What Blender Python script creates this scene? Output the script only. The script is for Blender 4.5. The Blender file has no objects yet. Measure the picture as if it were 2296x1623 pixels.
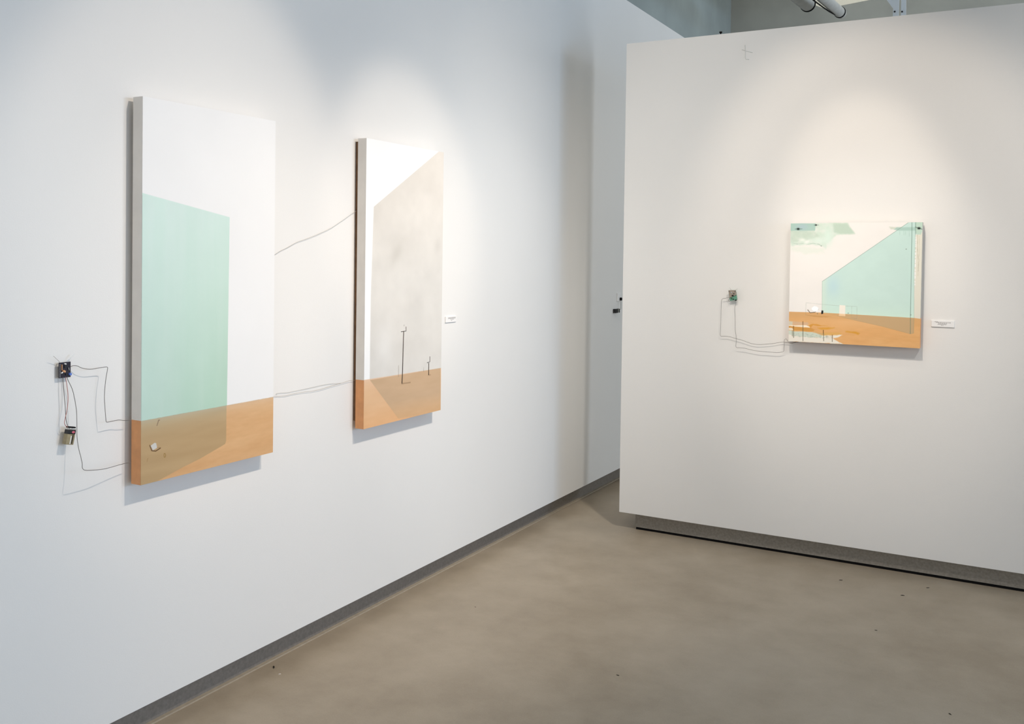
import bpy, bmesh, math, random
import numpy as np
from mathutils import Vector, Matrix
random.seed(4)
S = bpy.context.scene
COL = S.collection

# ------------------------------------------------------------------ camera
CAM = Vector((2.437, 0.0, 1.55))
YAW, PITCH, ROLL = .503064, -.0209159, .0136317
fw = Vector((-math.sin(YAW)*math.cos(PITCH), math.cos(YAW)*math.cos(PITCH), math.sin(PITCH)))
r0 = Vector((math.cos(YAW), math.sin(YAW), 0)); u0 = r0.cross(fw)
rt = r0*math.cos(ROLL) + u0*math.sin(ROLL); up = rt.cross(fw)
cam = bpy.data.cameras.new('camera'); co = bpy.data.objects.new('camera', cam); COL.objects.link(co)
m = Matrix((rt, up, -fw)).transposed().to_4x4(); m.translation = CAM
co.matrix_world = m
cam.sensor_width = 36; cam.lens = 2107.99/2296*36; cam.shift_y = -194.36/2296
cam.clip_start = .05; cam.clip_end = 100
S.camera = co

# ------------------------------------------------------------------ view, world, lights
S.view_settings.view_transform = 'Standard'; S.view_settings.look = 'None'
S.view_settings.gamma = 1; S.view_settings.use_curve_mapping = False
S.view_settings.exposure = 0.0
W = bpy.data.worlds.new('world'); S.world = W; W.use_nodes = True
bg = W.node_tree.nodes['Background']
bg.inputs[0].default_value = (.84, .88, .94, 1); bg.inputs[1].default_value = .92   # daylight filling the open gallery

def spot(name, loc, aim, watt, col, angle, blend, size):
    l = bpy.data.lights.new(name, 'SPOT'); o = bpy.data.objects.new(name, l); COL.objects.link(o)
    o.location = loc; o.rotation_euler = (Vector(aim)-Vector(loc)).to_track_quat('-Z', 'Y').to_euler()
    l.energy = watt; l.color = col; l.spot_size = math.radians(angle); l.spot_blend = blend; l.shadow_soft_size = size
    return o
WARM = (1.0, .85, .70); SOFT = (1.0, .95, .89)
# track heads over the left wall (extra cones and the cool one are added, unseen fill), then those over the partition
A1, A2, A3, A0 = (2.45, 2.40, 3.6), (2.45, 2.85, 3.6), (2.45, 1.2, 3.6), (2.3, -.6, 3.6)
for loc, aim, watt, col, ang, bl in (
        (A1, (0, 2.4, 1.3), 74, WARM, 30, 1.0), (A1, (0, 2.3, 1.25), 42, WARM, 42, .6), (A1, (0, 2.2, 1.0), 14, WARM, 60, .7),
        (A1, (0, 2.25, 1.75), 52, WARM, 31, .5), (A1, (0, 2.2, .65), 58, SOFT, 50, 1.0),
        (A2, (0, 3.3, .7), 122, WARM, 50, 1.0), (A2, (0, 3.45, 1.75), 76, WARM, 24, .6), (A2, (0, 3.0, 2.2), 20, WARM, 90, .8),
        (A2, (0, 4.3, 1.0), 150, SOFT, 40, 1.0), (A2, (0, 4.4, .8), 128, SOFT, 60, 1.0),
        (A3, (0, 1.3, .9), 34, (.84, .94, 1.0), 40, 1.0), (A0, (0, 2.4, .9), 28, SOFT, 34, 1.0), ((1.6, 6.6, 3.8), (0, 5.3, .9), 12, WARM, 60, 1.0)):
    spot('track_light', loc, aim, watt, col, ang, bl, .12 if loc is A2 and aim[1] > 4 else .045)
B1, B2 = (1.66, 2.65, 3.6), (1.6, 3.45, 3.6)
for loc, aim, watt, col, ang, bl in (
        (B1, (1.75, 4.97, 1.8), 84, WARM, 42, .6), (B1, (1.75, 4.97, 1.2), 106, SOFT, 30, 1.0),
        (B2, (1.7, 4.97, 1.8), 52, WARM, 26, .7), ((3.2, 2.4, 3.6), (3.0, 4.97, 1.0), 124, SOFT, 70, 1.0),
        ((.9, 2.6, 3.6), (.8, 4.97, 2.0), 88, SOFT, 60, 1.0)):
    spot('track_light', loc, aim, watt, col, ang, bl, .045)
def area(name, loc, aim, w, h, watt, col):
    l = bpy.data.lights.new(name, 'AREA'); o = bpy.data.objects.new(name, l); COL.objects.link(o)
    l.shape = 'RECTANGLE'; l.size = w; l.size_y = h; l.energy = watt; l.color = col
    o.location = loc; o.rotation_euler = (Vector(aim)-Vector(loc)).to_track_quat('-Z', 'Z').to_euler()
area('daylight_window', (9.5, 5.8, 1.6), (0, 5.8, 1.8), 2.8, 2.2, 165, (.90, .95, 1.0))
area('daylight_window', (9.5, 2.5, 1.6), (0, 2.5, 1.8), 2.4, 2.2, 52, (.40, .65, 1.0))  # unseen blue area light added to cool the left wall
area('daylight_window', (9.5, 4.6, 2.4), (0, 4.6, 2.4), .8, 2.6, 145, (.34, .62, 1.0))
area('skylight_panel', (1.2, 8.6, 4.8), (1.2, 8.6, 0), 2, 2, 22, (.85, .93, 1.0))  # unseen overhead lamp added to brighten the space behind the partition
area('daylight_window', (4, 8.5, 2.6), (-.5, 8.5, 3.6), 1.5, 1.5, 20, (.85, .93, 1.0))  # unseen area light added mid-room, aimed at the outer wall

# measured outlines: painting shapes in cm from the lower left corner, everything else in world metres
D = {
    'green': [[-1.47,89.93],[35.86,83.79],[35.06,20.85],[-1.02,19.83]],
    'hor1': [[0.13,19.79],[57.4,20.02]],
    'shade': [[0.13,19.79],[35.06,20.85],[34.98,7.94],[34.59,6.95],[32.98,6.46],[23.65,3.94],[16.95,2.56],[11.03,1.13],[4.97,-0.32],[0.27,-1.01],[-2.53,-0.42],[-2.66,20.07]],
    'hook': [[7.02,19.05],[6.66,19.11],[6.04,17.52]],
    'bookline': [[3.34,11.76],[4.1,9.98],[5.62,9.59],[7.45,10.22]],
    'bookline2': [[6.31,10.53],[7.45,10.33]],
    'book': [[3.65,11.6],[5.16,12.27],[5.76,12.02],[6.15,10.55],[4.54,10.01]],
    'ring': [[9.14,8.21],[8.88,8.2],[8.79,7.7],[8.95,7.09],[9.21,6.99],[9.5,7.41],[9.33,8.07],[9.14,8.21]],
    'tick': [[2.68,7.87],[2.5,7.6],[2.35,6.91]],
    'grey': [[5.27,91.37],[53.69,119.27],[59.45,121.72],[61.74,19.11],[3.79,20.01],[3.94,55.22]],
    'hor2': [[-0.66,20.31],[57.18,19.56]],
    'shade2': [[3.89,19.82],[57.12,19.56],[57.58,-1.27],[24.18,0.91]],
    'pole1': [[27.38,38.41],[27.02,27.34],[26.6,15.86]],
    'brk1': [[25.45,38.41],[29.18,38.51],[29.14,40.4]],
    'dot1': [[27.69,41.03]],
    'sh1': [[26.6,15.74],[32.9,15.58]],
    'pole2': [[47.2,22.86],[47.23,17.34]],
    'brk2': [[45.79,23.08],[48.12,23.3],[48.07,25.71]],
    'sh2': [[47.23,17.34],[48.8,17.27]],
    'thin1': [[24.1,23.85],[24.05,19.07]],
    'thin2': [[43.06,21.38],[43.17,19.42]],
    'sm1': [[25.3,75.09],[17.44,68.91]],
    'sm2': [[53.69,76.01]],
    'blue': [[16.15,31.15],[18.83,33.11],[55.72,60.54],[59.1,61.89],[59.25,54.55],[59.02,37.38],[59.32,14.51],[16.22,15.28]],
    'tr_mint': [[58.96,61.89],[62.48,61.87],[62.01,56.26],[61.5,54.79],[59.24,54.79]],
    'stroke': [[47.25,58.6],[51.19,58.24],[59.03,58.37],[59.07,56.75],[51.68,56.76],[50.75,57.25],[47.97,57.4]],
    'blueleft': [[21.39,27.97]],
    'line_diag': [[16.15,31.15],[18.83,33.11],[55.72,60.54]],
    'line_v0': [[16.15,31.15],[16.31,15.39]],
    'line_v1': [[57.39,60.92],[57.57,37.36],[57.64,16.21],[57.75,6.85]],
    'line_v2': [[59.03,60.91],[59.15,54.79],[58.93,37.38],[59.31,14.56],[59.2,7.17],[57.66,6.75]],
    'hor': [[-0.18,15.18],[16.21,15.39],[59.31,14.56],[62.12,14.29]],
    'wedge': [[16.46,15.29],[59.31,14.56],[59.29,7.13],[57.66,6.75],[45.23,9.69],[30.45,12.53],[23.63,14.01]],
    'box': [[8.35,13.61],[8.37,20.09],[16.63,19.51],[24.5,19.14],[32.96,19.11],[33.09,13.05],[30.53,13.44]],
    'box2': [[30.56,19.12],[30.53,13.44]],
    'white': [[24.69,19.51],[27.51,19.41],[27.52,14.17],[24.6,14.2]],
    'black': [[16.04,16.51],[16.94,16.44],[16.87,14.8],[15.93,14.65]],
    'hexl': [[11.18,17.61],[12.42,18.53],[13.92,18.23],[14.78,17.39],[13.97,15.91],[12.72,15.6],[11.3,16.58]],
    'bowl': [[9.3,16.5],[10.48,15.05],[12.88,15.45],[14.59,17.22]],
    'birds': [[3.84,57.58],[12.6,59.57],[60.67,57.82]],
    'dots': [[15.3,49.0],[55.07,47.75],[57.79,15.97],[14.09,14.78],[28.94,15.61]],
    'post1': [[2.37,7.88],[2.49,1.99]],
    'post2': [[7.05,10.44],[7.24,0.59]],
    'post3': [[17.13,6.54],[17.44,1.16]],
    'post4': [[21.52,4.35],[21.59,0.98]],
    'post5': [[1.8,5.51],[1.86,2.64]],
    'cloudA': [[-0.29,60.45],[12.34,60.39],[12.16,56.74],[-0.21,56.65]],
    'cloudB': [[12.08,60.65],[27.55,60.68],[28.55,59.05],[31.27,55.26],[27.67,55.01],[24.76,54.85],[22.34,54.24],[20.9,52.71],[17.99,50.4],[17.31,47.58],[15.04,49.35],[12.05,49.59],[8.04,49.57],[-0.06,48.73],[-0.22,57.07],[12.16,56.79]],
    'cloudC': [[20.75,60.1],[27.56,60.32],[31.27,55.26],[24.76,55.0],[21.33,55.77]],
    'cloudD': [[-0.22,56.81],[11.91,56.79],[13.96,53.97],[8.0,51.89],[2.95,51.35],[-0.09,50.3]],
    'fade': [[-0.07,48.99],[17.06,47.83],[16.6,45.78],[13.14,45.23],[8.14,44.66],[-0.02,46.65]],
    'wisp': [[8.04,49.57],[11.04,50.36],[14.04,49.86],[15.3,49.0]],
    'strip_str': [[59.93,54.55],[60.17,47.2],[60.66,41.33],[60.61,34.97]],
    'strip_str2': [[60.75,54.06],[61.07,47.21],[60.92,39.38]],
    'dash': [[59.11,54.55],[59.13,47.2],[59.07,39.35],[59.12,30.52]],
    'drips': [[52.05,56.51],[52.09,54.54],[53.88,56.51],[53.92,54.64],[54.66,56.51],[54.7,54.54],[56.35,56.51],[56.4,53.95]],
    'pale1': [[-0.49,10.29],[2.0,10.31],[1.95,8.36],[-0.45,8.08]],
    'pinkish': [[2.0,10.31],[9.58,10.07],[9.93,8.91],[8.63,8.51],[2.04,8.45]],
    'white1': [[-0.45,8.25],[2.04,8.28],[8.62,8.6],[10.43,7.93],[10.36,7.42],[7.33,7.53],[-0.45,7.91]],
    'white2': [[-0.43,6.89],[1.24,6.89],[2.16,6.34],[2.09,5.74],[0.59,5.75],[-0.41,6.04]],
    'ochre1': [[9.94,8.16],[10.58,9.03],[12.03,9.52],[13.82,9.52],[16.09,8.87],[19.31,8.86],[14.49,8.46],[12.05,8.85],[10.93,7.62]],
    'ochre2': [[-0.44,7.74],[7.34,7.44],[11.26,7.46],[12.9,6.71],[12.43,5.85],[9.67,5.54],[6.38,5.71],[-0.41,5.7]],
    'ochre3': [[14.5,7.62],[19.32,8.03],[22.52,8.02],[19.34,7.03],[16.13,6.87]],
    'ochre4': [[28.08,6.64],[32.0,6.51],[34.35,5.81],[33.9,5.21],[31.23,5.98],[28.09,6.31]],
    'mint': [[-0.41,5.7],[3.09,5.29],[11.79,5.31],[16.19,4.03],[18.62,3.33],[16.54,2.55],[9.73,2.34],[3.14,2.84],[-0.36,3.33]],
    'white3': [[-0.37,3.67],[3.14,3.0],[9.73,2.51],[16.54,2.71],[17.0,3.91],[24.17,4.7],[26.39,4.4],[24.2,3.29],[21.82,2.83],[23.6,1.44],[27.11,0.14],[-0.29,-0.07]],
    'ochre5': [[15.86,4.52],[17.77,5.28],[24.15,5.78],[26.37,5.4],[24.18,4.37],[17.8,3.95]],
    'ochre6': [[8.52,13.89],[12.77,13.07],[18.42,13.15],[20.81,13.58],[12.76,13.74]],
    'wash': [[12.27,5.67],[16.98,4.91],[18.6,4.07],[16.18,4.28]],
    'wireA': [[0.014,1.7654,1.2122],[0.0167,1.7696,1.2141],[0.0193,1.7813,1.2122],[0.022,1.7931,1.2055],[0.0245,1.8191,1.1991],[0.027,1.8454,1.2004],[0.0295,1.8686,1.2014],[0.032,1.8732,1.1998],[0.0317,1.8728,1.1911],[0.0313,1.8674,1.1604],[0.031,1.8636,1.1171],[0.0307,1.8655,1.0856],[0.0303,1.8688,1.0539],[0.03,1.8709,1.0379],[0.03,1.8764,1.0355],[0.03,1.8874,1.0355],[0.03,1.9132,1.0361],[0.03,1.9357,1.0315],[0.03,1.9593,1.0293]],
    'wireB': [[0.014,1.7524,1.1793],[0.0172,1.7532,1.1719],[0.0204,1.7638,1.1468],[0.0236,1.769,1.1191],[0.0268,1.7729,1.0855],[0.03,1.7724,1.0495],[0.0375,1.7674,1.0116],[0.045,1.7668,0.9792],[0.0525,1.7682,0.9556],[0.06,1.7678,0.9354],[0.064,1.7659,0.9227],[0.068,1.7722,0.9156],[0.062,1.8061,0.9086],[0.056,1.8425,0.9039],[0.05,1.8761,0.9029],[0.045,1.9058,0.903],[0.04,1.9322,0.9022],[0.035,1.9561,0.9003]],
    'leadK': [[0.014,1.7387,1.1799],[0.016,1.7391,1.1524],[0.018,1.7418,1.1131],[0.02,1.7428,1.083],[0.022,1.7428,1.0652],[0.024,1.7434,1.0532],[0.026,1.7443,1.0428]],
    'leadR': [[0.014,1.7474,1.179],[0.016,1.7501,1.1571],[0.018,1.7514,1.136],[0.02,1.7504,1.1122],[0.022,1.7454,1.0859],[0.023,1.7394,1.0658],[0.024,1.7367,1.0542],[0.025,1.739,1.0456],[0.026,1.7433,1.042]],
    'tapewire': [[0.012,1.7277,1.2298],[0.02,1.7039,1.2479]],
    'batt_top': [[0.022,1.7574,1.0292]],
    'batt_bot': [[0.022,1.7491,0.9909]],
    'cap': [[0.022,1.7573,1.0389]],
    'board': [[0.014,1.726,1.2271],[0.014,1.7634,1.2256],[0.014,1.7622,1.1819],[0.014,1.7249,1.1815]],
    'glint': [[0.016,1.7712,1.2444],[0.016,1.7628,1.2373]],
    'comps': [[0.016,1.7399,1.2006],[0.016,1.7334,1.1973],[0.016,1.759,1.1907],[0.016,1.7333,1.2123],[0.016,1.7553,1.2062],[0.016,1.7438,1.2216],[0.016,1.7272,1.2216],[0.016,1.7274,1.1838],[0.016,1.7523,1.1906]],
    'w1': [[0.004,2.5994,1.538],[0.0043,2.6105,1.5421],[0.0045,2.6402,1.5562],[0.0048,2.6704,1.5664],[0.0051,2.6986,1.5783],[0.0053,2.7296,1.5905],[0.0056,2.7588,1.5978],[0.0059,2.7958,1.6078],[0.0061,2.8335,1.619],[0.0064,2.885,1.6358],[0.0067,2.9243,1.65],[0.0069,2.9643,1.6689],[0.0072,3.005,1.6882],[0.0075,3.0465,1.7096],[0.0077,3.0774,1.7236],[0.008,3.0885,1.7277]],
    'w2': [[0.004,2.6025,1.0191],[0.0044,2.6223,1.0175],[0.0047,2.6676,1.0135],[0.0051,2.7138,1.015],[0.0055,2.7732,1.0152],[0.0058,2.822,1.0127],[0.0062,2.8718,1.0143],[0.0065,2.9229,1.0185],[0.0069,2.9752,1.0228],[0.0073,3.0097,1.0251],[0.0076,3.0421,1.0285],[0.008,3.0805,1.0269]],
    'w3': [[0.003,2.6271,1.0223],[0.003,2.6248,1.0266],[0.003,2.6463,1.0271],[0.003,2.6879,1.0237],[0.003,2.7397,1.0248],[0.003,2.788,1.0256],[0.003,2.8375,1.0273],[0.003,2.8882,1.029],[0.003,2.9348,1.0288],[0.003,2.9666,1.0258],[0.003,2.9988,1.0233]],
    'wireC': [[1.0393,4.95,1.3428],[1.0189,4.9504,1.3388],[0.9997,4.9508,1.3331],[0.9958,4.9511,1.3217],[0.9942,4.9515,1.2797],[0.9933,4.9519,1.2292],[0.9919,4.9523,1.159],[0.9916,4.9527,1.1393],[0.9979,4.953,1.1335],[1.0247,4.9534,1.1349],[1.0529,4.9538,1.1308],[1.0782,4.9542,1.1243],[1.1062,4.9546,1.1189],[1.1341,4.955,1.1102],[1.1701,4.9553,1.1011],[1.2112,4.9557,1.1012],[1.2653,4.9561,1.1084],[1.3188,4.9565,1.1196],[1.3401,4.9569,1.1189],[1.3667,4.9572,1.1163],[1.385,4.9576,1.1214],[1.4059,4.958,1.1277]],
    'wireD': [[1.0741,4.95,1.3287],[1.0747,4.9503,1.3107],[1.0704,4.9506,1.2966],[1.0691,4.9509,1.2826],[1.0718,4.9512,1.2438],[1.0735,4.9515,1.191],[1.0744,4.9518,1.166],[1.0791,4.9522,1.1384],[1.08,4.9525,1.1134],[1.0795,4.9528,1.08],[1.1018,4.9531,1.0779],[1.1296,4.9534,1.076],[1.1573,4.9537,1.0707],[1.1986,4.954,1.0657],[1.253,4.9543,1.0649],[1.2935,4.9546,1.0638],[1.3175,4.9549,1.068],[1.328,4.9552,1.0727],[1.3292,4.9555,1.089],[1.3304,4.9558,1.1081],[1.3302,4.9562,1.1298],[1.3385,4.9565,1.1378],[1.3452,4.9568,1.1319],[1.3493,4.9571,1.124],[1.3612,4.9574,1.1211],[1.3717,4.9577,1.1225],[1.3954,4.958,1.1271]],
    'board2': [[1.0344,4.948,1.3812],[1.0723,4.948,1.3834],[1.0816,4.948,1.3332],[1.0425,4.948,1.3249]],
    'gapplate': [[0.006,5.9019,1.3055],[0.006,5.9526,1.3041],[0.006,5.9392,1.2499],[0.006,5.9003,1.2506]],
    'gapblob': [[0.015,5.928,1.273],[0.0162,5.9293,1.2626],[0.0175,5.9279,1.2239],[0.0187,5.9338,1.1969],[0.02,5.8956,1.1986]],
    'gapbatt': [[0.02,5.7967,1.189],[0.02,5.8845,1.1865]],
    'lab1': [[0.006,3.7713,1.2544],[0.006,3.8614,1.2564],[0.006,3.862,1.2284],[0.006,3.7695,1.2252]],
    'lab2': [[2.0248,4.964,1.2655],[2.1258,4.964,1.2655],[2.1276,4.964,1.2343],[2.0279,4.964,1.234]],
    'pencil': [[1.0756,4.9698,2.6581],[1.0951,4.9698,2.6502],[1.132,4.9698,2.6373]],
    'pencil2': [[1.0919,4.9698,2.6809],[1.0943,4.9698,2.646],[1.0941,4.9698,2.613],[1.0968,4.9698,2.6058],[1.1144,4.9698,2.6033]],
    'debris': [[-0.004,2.631],[0.054,2.6],[0.332,3.533],[1.133,3.225],[1.671,4.739],[1.954,4.672],[2.047,4.844],[1.906,4.173],[2.232,3.528]],
    'hookp': [[0.9442,5.02,2.7703]],
    'duct1': [[0.665,8.6,3.813]],
    'duct2': [[0.948,8.6,3.702],[0.966,8.0,3.634]],
    'brk': [[1.624,6.5,3.228],[1.706,6.5,3.218],[1.634,6.5,3.135],[1.703,6.5,3.139]],
    'sof': [[0.176,12.247,4.7],[0.672,12.089,4.7]],
    'corner': [[-0.297,9.5,4.185],[-0.29,9.5,3.831],[2.342,9.5,3.861]],
    'ltop': [[-0.5,7.191,3.647],[-0.5,8.762,3.662],[-0.5,10.205,4.38],[-0.5,10.23,4.007]],
}

# ------------------------------------------------------------------ helpers
def lin(c):
    return tuple(((v/255)/12.92 if v/255 <= .04045 else ((v/255+.055)/1.055)**2.4) for v in c)
def mat(name, rgb, rough=.5, metal=0, noise=None, bump=None, emit=None, coat=0, spec=.5, trans=0):
    """rgb in sRGB 0..255; noise = (scale, amount, detail) brightness mottling; bump = (scale, strength)"""
    m = bpy.data.materials.new(name); m.use_nodes = True
    nt = m.node_tree; b = nt.nodes['Principled BSDF']
    c = lin(rgb)
    b.inputs['Base Color'].default_value = (*c, 1); b.inputs['Roughness'].default_value = rough
    b.inputs['Metallic'].default_value = metal; b.inputs['Specular IOR Level'].default_value = spec
    b.inputs['Coat Weight'].default_value = coat; b.inputs['Transmission Weight'].default_value = trans
    tc = nt.nodes.new('ShaderNodeTexCoord')
    if noise:
        n = nt.nodes.new('ShaderNodeTexNoise'); n.inputs['Scale'].default_value = noise[0]
        n.inputs['Detail'].default_value = noise[2] if len(noise) > 2 else 4
        nt.links.new(tc.outputs['Object'], n.inputs['Vector'])
        r = nt.nodes.new('ShaderNodeValToRGB'); a = noise[1]
        r.color_ramp.elements[0].position = .3; r.color_ramp.elements[1].position = .7
        r.color_ramp.elements[0].color = (*[v*(1-a) for v in c], 1); r.color_ramp.elements[1].color = (*[min(1, v*(1+a)) for v in c], 1)
        nt.links.new(n.outputs['Fac'], r.inputs['Fac']); nt.links.new(r.outputs['Color'], b.inputs['Base Color'])
    if bump:
        n2 = nt.nodes.new('ShaderNodeTexNoise'); n2.inputs['Scale'].default_value = bump[0]; n2.inputs['Detail'].default_value = 3
        nt.links.new(tc.outputs['Object'], n2.inputs['Vector'])
        bn = nt.nodes.new('ShaderNodeBump'); bn.inputs['Strength'].default_value = bump[1]; bn.inputs['Distance'].default_value = .002
        nt.links.new(n2.outputs['Fac'], bn.inputs['Height']); nt.links.new(bn.outputs['Normal'], b.inputs['Normal'])
    if emit:
        b.inputs['Emission Color'].default_value = (*c, 1); b.inputs['Emission Strength'].default_value = emit
    return m
def link(name, me, parent=None, loc=None, **kw):
    o = bpy.data.objects.new(name, me); COL.objects.link(o)
    if loc: o.location = loc
    if parent: o.parent = parent
    for k, v in kw.items(): o[k] = v
    return o
def thing(name, label, cat, loc=(0, 0, 0), rot=None, group=None):
    o = bpy.data.objects.new(name, None); COL.objects.link(o); o.location = loc; o.empty_display_size = .05
    if rot: o.rotation_euler = rot
    o['label'] = label; o['category'] = cat
    if group: o['group'] = group
    return o
class MB:
    def __init__(s): s.bm = bmesh.new()
    def box(s, x0, x1, y0, y1, z0, z1, mi=0, bev=0, seg=1):
        b = bmesh.new(); bmesh.ops.create_cube(b, size=1)
        for v in b.verts: v.co = Vector(((x0+x1)/2+v.co.x*(x1-x0), (y0+y1)/2+v.co.y*(y1-y0), (z0+z1)/2+v.co.z*(z1-z0)))
        if bev: bmesh.ops.bevel(b, geom=list(b.edges), offset=bev, segments=seg, affect='EDGES', profile=.5)
        for f in b.faces: f.material_index = mi
        s.add(b); return s
    def add(s, b, M=None):
        if M: bmesh.ops.transform(b, matrix=M, verts=b.verts)
        me = bpy.data.meshes.new('t'); b.to_mesh(me); b.free(); s.bm.from_mesh(me); bpy.data.meshes.remove(me)
    def cyl(s, p, q, r, r2=None, n=12, mi=0):
        p, q = Vector(p), Vector(q); d = q-p
        b = bmesh.new(); bmesh.ops.create_cone(b, cap_ends=True, segments=n, radius1=r, radius2=r if r2 is None else r2, depth=d.length)
        for f in b.faces: f.material_index = mi
        M = Matrix.Translation((p+q)/2) @ d.to_track_quat('Z', 'Y').to_matrix().to_4x4()
        s.add(b, M); return s
    def prism(s, pts, axis, a0, a1, mi=0):
        """polygon pts (2D) extruded along axis from a0 to a1"""
        def P(p, a): return {0: (a, p[0], p[1]), 1: (p[0], a, p[1]), 2: (p[0], p[1], a)}[axis]
        v0 = [s.bm.verts.new(P(p, a0)) for p in pts]; v1 = [s.bm.verts.new(P(p, a1)) for p in pts]
        n = len(pts); fs = [s.bm.faces.new(v0), s.bm.faces.new(v1[::-1])]
        for i in range(n): fs.append(s.bm.faces.new((v0[i], v1[i], v1[(i+1) % n], v0[(i+1) % n])))
        for f in fs: f.material_index = mi
        return s
    def tube(s, pts, r, n=8, sub=6, mi=0):
        P = [Vector(p) for p in pts]; out = []
        if sub > 1 and len(P) > 2:
            for i in range(len(P)-1):
                a, b, c, d = P[max(i-1, 0)], P[i], P[i+1], P[min(i+2, len(P)-1)]
                for k in range(sub):
                    t = k/sub
                    out.append(.5*((2*b)+(c-a)*t+(2*a-5*b+4*c-d)*t*t+(-a+3*b-3*c+d)*t**3))
            out.append(P[-1])
        else: out = P
        rings = []
        for i, p in enumerate(out):
            t = (out[min(i+1, len(out)-1)]-out[max(i-1, 0)]).normalized()
            ref = Vector((1, .13, .07)) if abs(t.x) < .8 else Vector((0, .3, 1))
            a = t.cross(ref).normalized(); b = t.cross(a)
            rings.append([s.bm.verts.new(p+a*r*math.cos(2*math.pi*k/n)+b*r*math.sin(2*math.pi*k/n)) for k in range(n)])
        for i in range(len(rings)-1):
            for k in range(n):
                f = s.bm.faces.new((rings[i][k], rings[i][(k+1) % n], rings[i+1][(k+1) % n], rings[i+1][k])); f.smooth = True; f.material_index = mi
        s.bm.faces.new(rings[0][::-1]); s.bm.faces.new(rings[-1])
        return s
    def build(s, name, mats, parent=None, smooth=False, **kw):
        bmesh.ops.recalc_face_normals(s.bm, faces=s.bm.faces)
        me = bpy.data.meshes.new(name); s.bm.to_mesh(me); s.bm.free()
        for m in (mats if isinstance(mats, (list, tuple)) else [mats]): me.materials.append(m)
        if smooth:
            for p in me.polygons: p.use_smooth = True
        return link(name, me, parent, **kw)

# ------------------------------------------------------------------ materials
M_wall = mat('white_wall_paint', (232, 230, 226), .75, noise=(1.3, .012, 3), bump=(260, .12))
M_part = mat('white_partition_paint', (232, 229, 224), .75, noise=(1.1, .012, 3), bump=(260, .12))
M_grey = mat('grey_upper_wall', (142, 150, 148), .85, noise=(2.5, .10, 6))
M_ceil = mat('ceiling_paint', (170, 172, 168), .9, noise=(3, .05))
M_base = mat('brushed_aluminium_base', (134, 128, 121), .45, metal=.25, noise=(90, .14, 6))
M_base2 = mat('brushed_steel_partition_base', (143, 137, 127), .5, metal=.2, noise=(90, .16, 6))
M_black = mat('black_rubber', (9, 8, 8), .85, spec=.2)
M_blackp = mat('black_plastic', (22, 20, 22), .35)
M_orange = mat('orange_edge_paint', (226, 160, 106), .6, noise=(22, .09, 5))
M_edge = mat('off_white_edge_paint', (232, 227, 220), .7, noise=(14, .035, 4))
M_wood = mat('brown_wood_strainer', (112, 80, 52), .75, noise=(35, .25, 5))
M_wire = mat('dark_grey_wire', (112, 106, 100), .45)
M_wiregrey = mat('pale_grey_wire', (176, 170, 162), .5)
M_red = mat('faded_red_wire', (176, 112, 102), .5)
M_silver = mat('tin_plated_metal', (205, 203, 198), .25, metal=1)
M_brass = mat('olive_gold_battery_foil', (158, 144, 112), .38, metal=.25, noise=(160, .12))
M_pcbdark = mat('dark_violet_circuit_board', (24, 12, 30), .35)
M_pcbgreen = mat('green_circuit_board', (96, 150, 124), .4)
M_tin = mat('grey_brown_shield_can', (150, 138, 124), .45, noise=(400, .25))
M_tan = mat('tan_ceramic', (214, 158, 112), .5)
M_blue = mat('blue_translucent_plastic', (96, 128, 205), .2, coat=.6)
M_cream = mat('lit_cream_diffuser', (236, 232, 214), .8, emit=.36)  # emission added so the cream panel renders bright
M_card = mat('white_card', (238, 236, 233), .6)
M_ink = mat('grey_ink', (128, 122, 118), .7)
M_duct = mat('off_white_pipe_wrap', (172, 172, 168), .7, noise=(20, .08))
M_bracket = mat('pale_blue_white_steel', (238, 244, 248), .5)
M_tape = mat('glossy_clear_tape', (240, 240, 238), .1, coat=1)
M_pencil = mat('pencil_graphite', (208, 207, 201), .7)
M_chip = mat('dark_debris', (40, 34, 28), .8)
M_pink = mat('pink_print', (206, 96, 112), .4)
M_pale_strip = mat('pale_sealant', (158, 146, 128), .6, noise=(40, .08))

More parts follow.
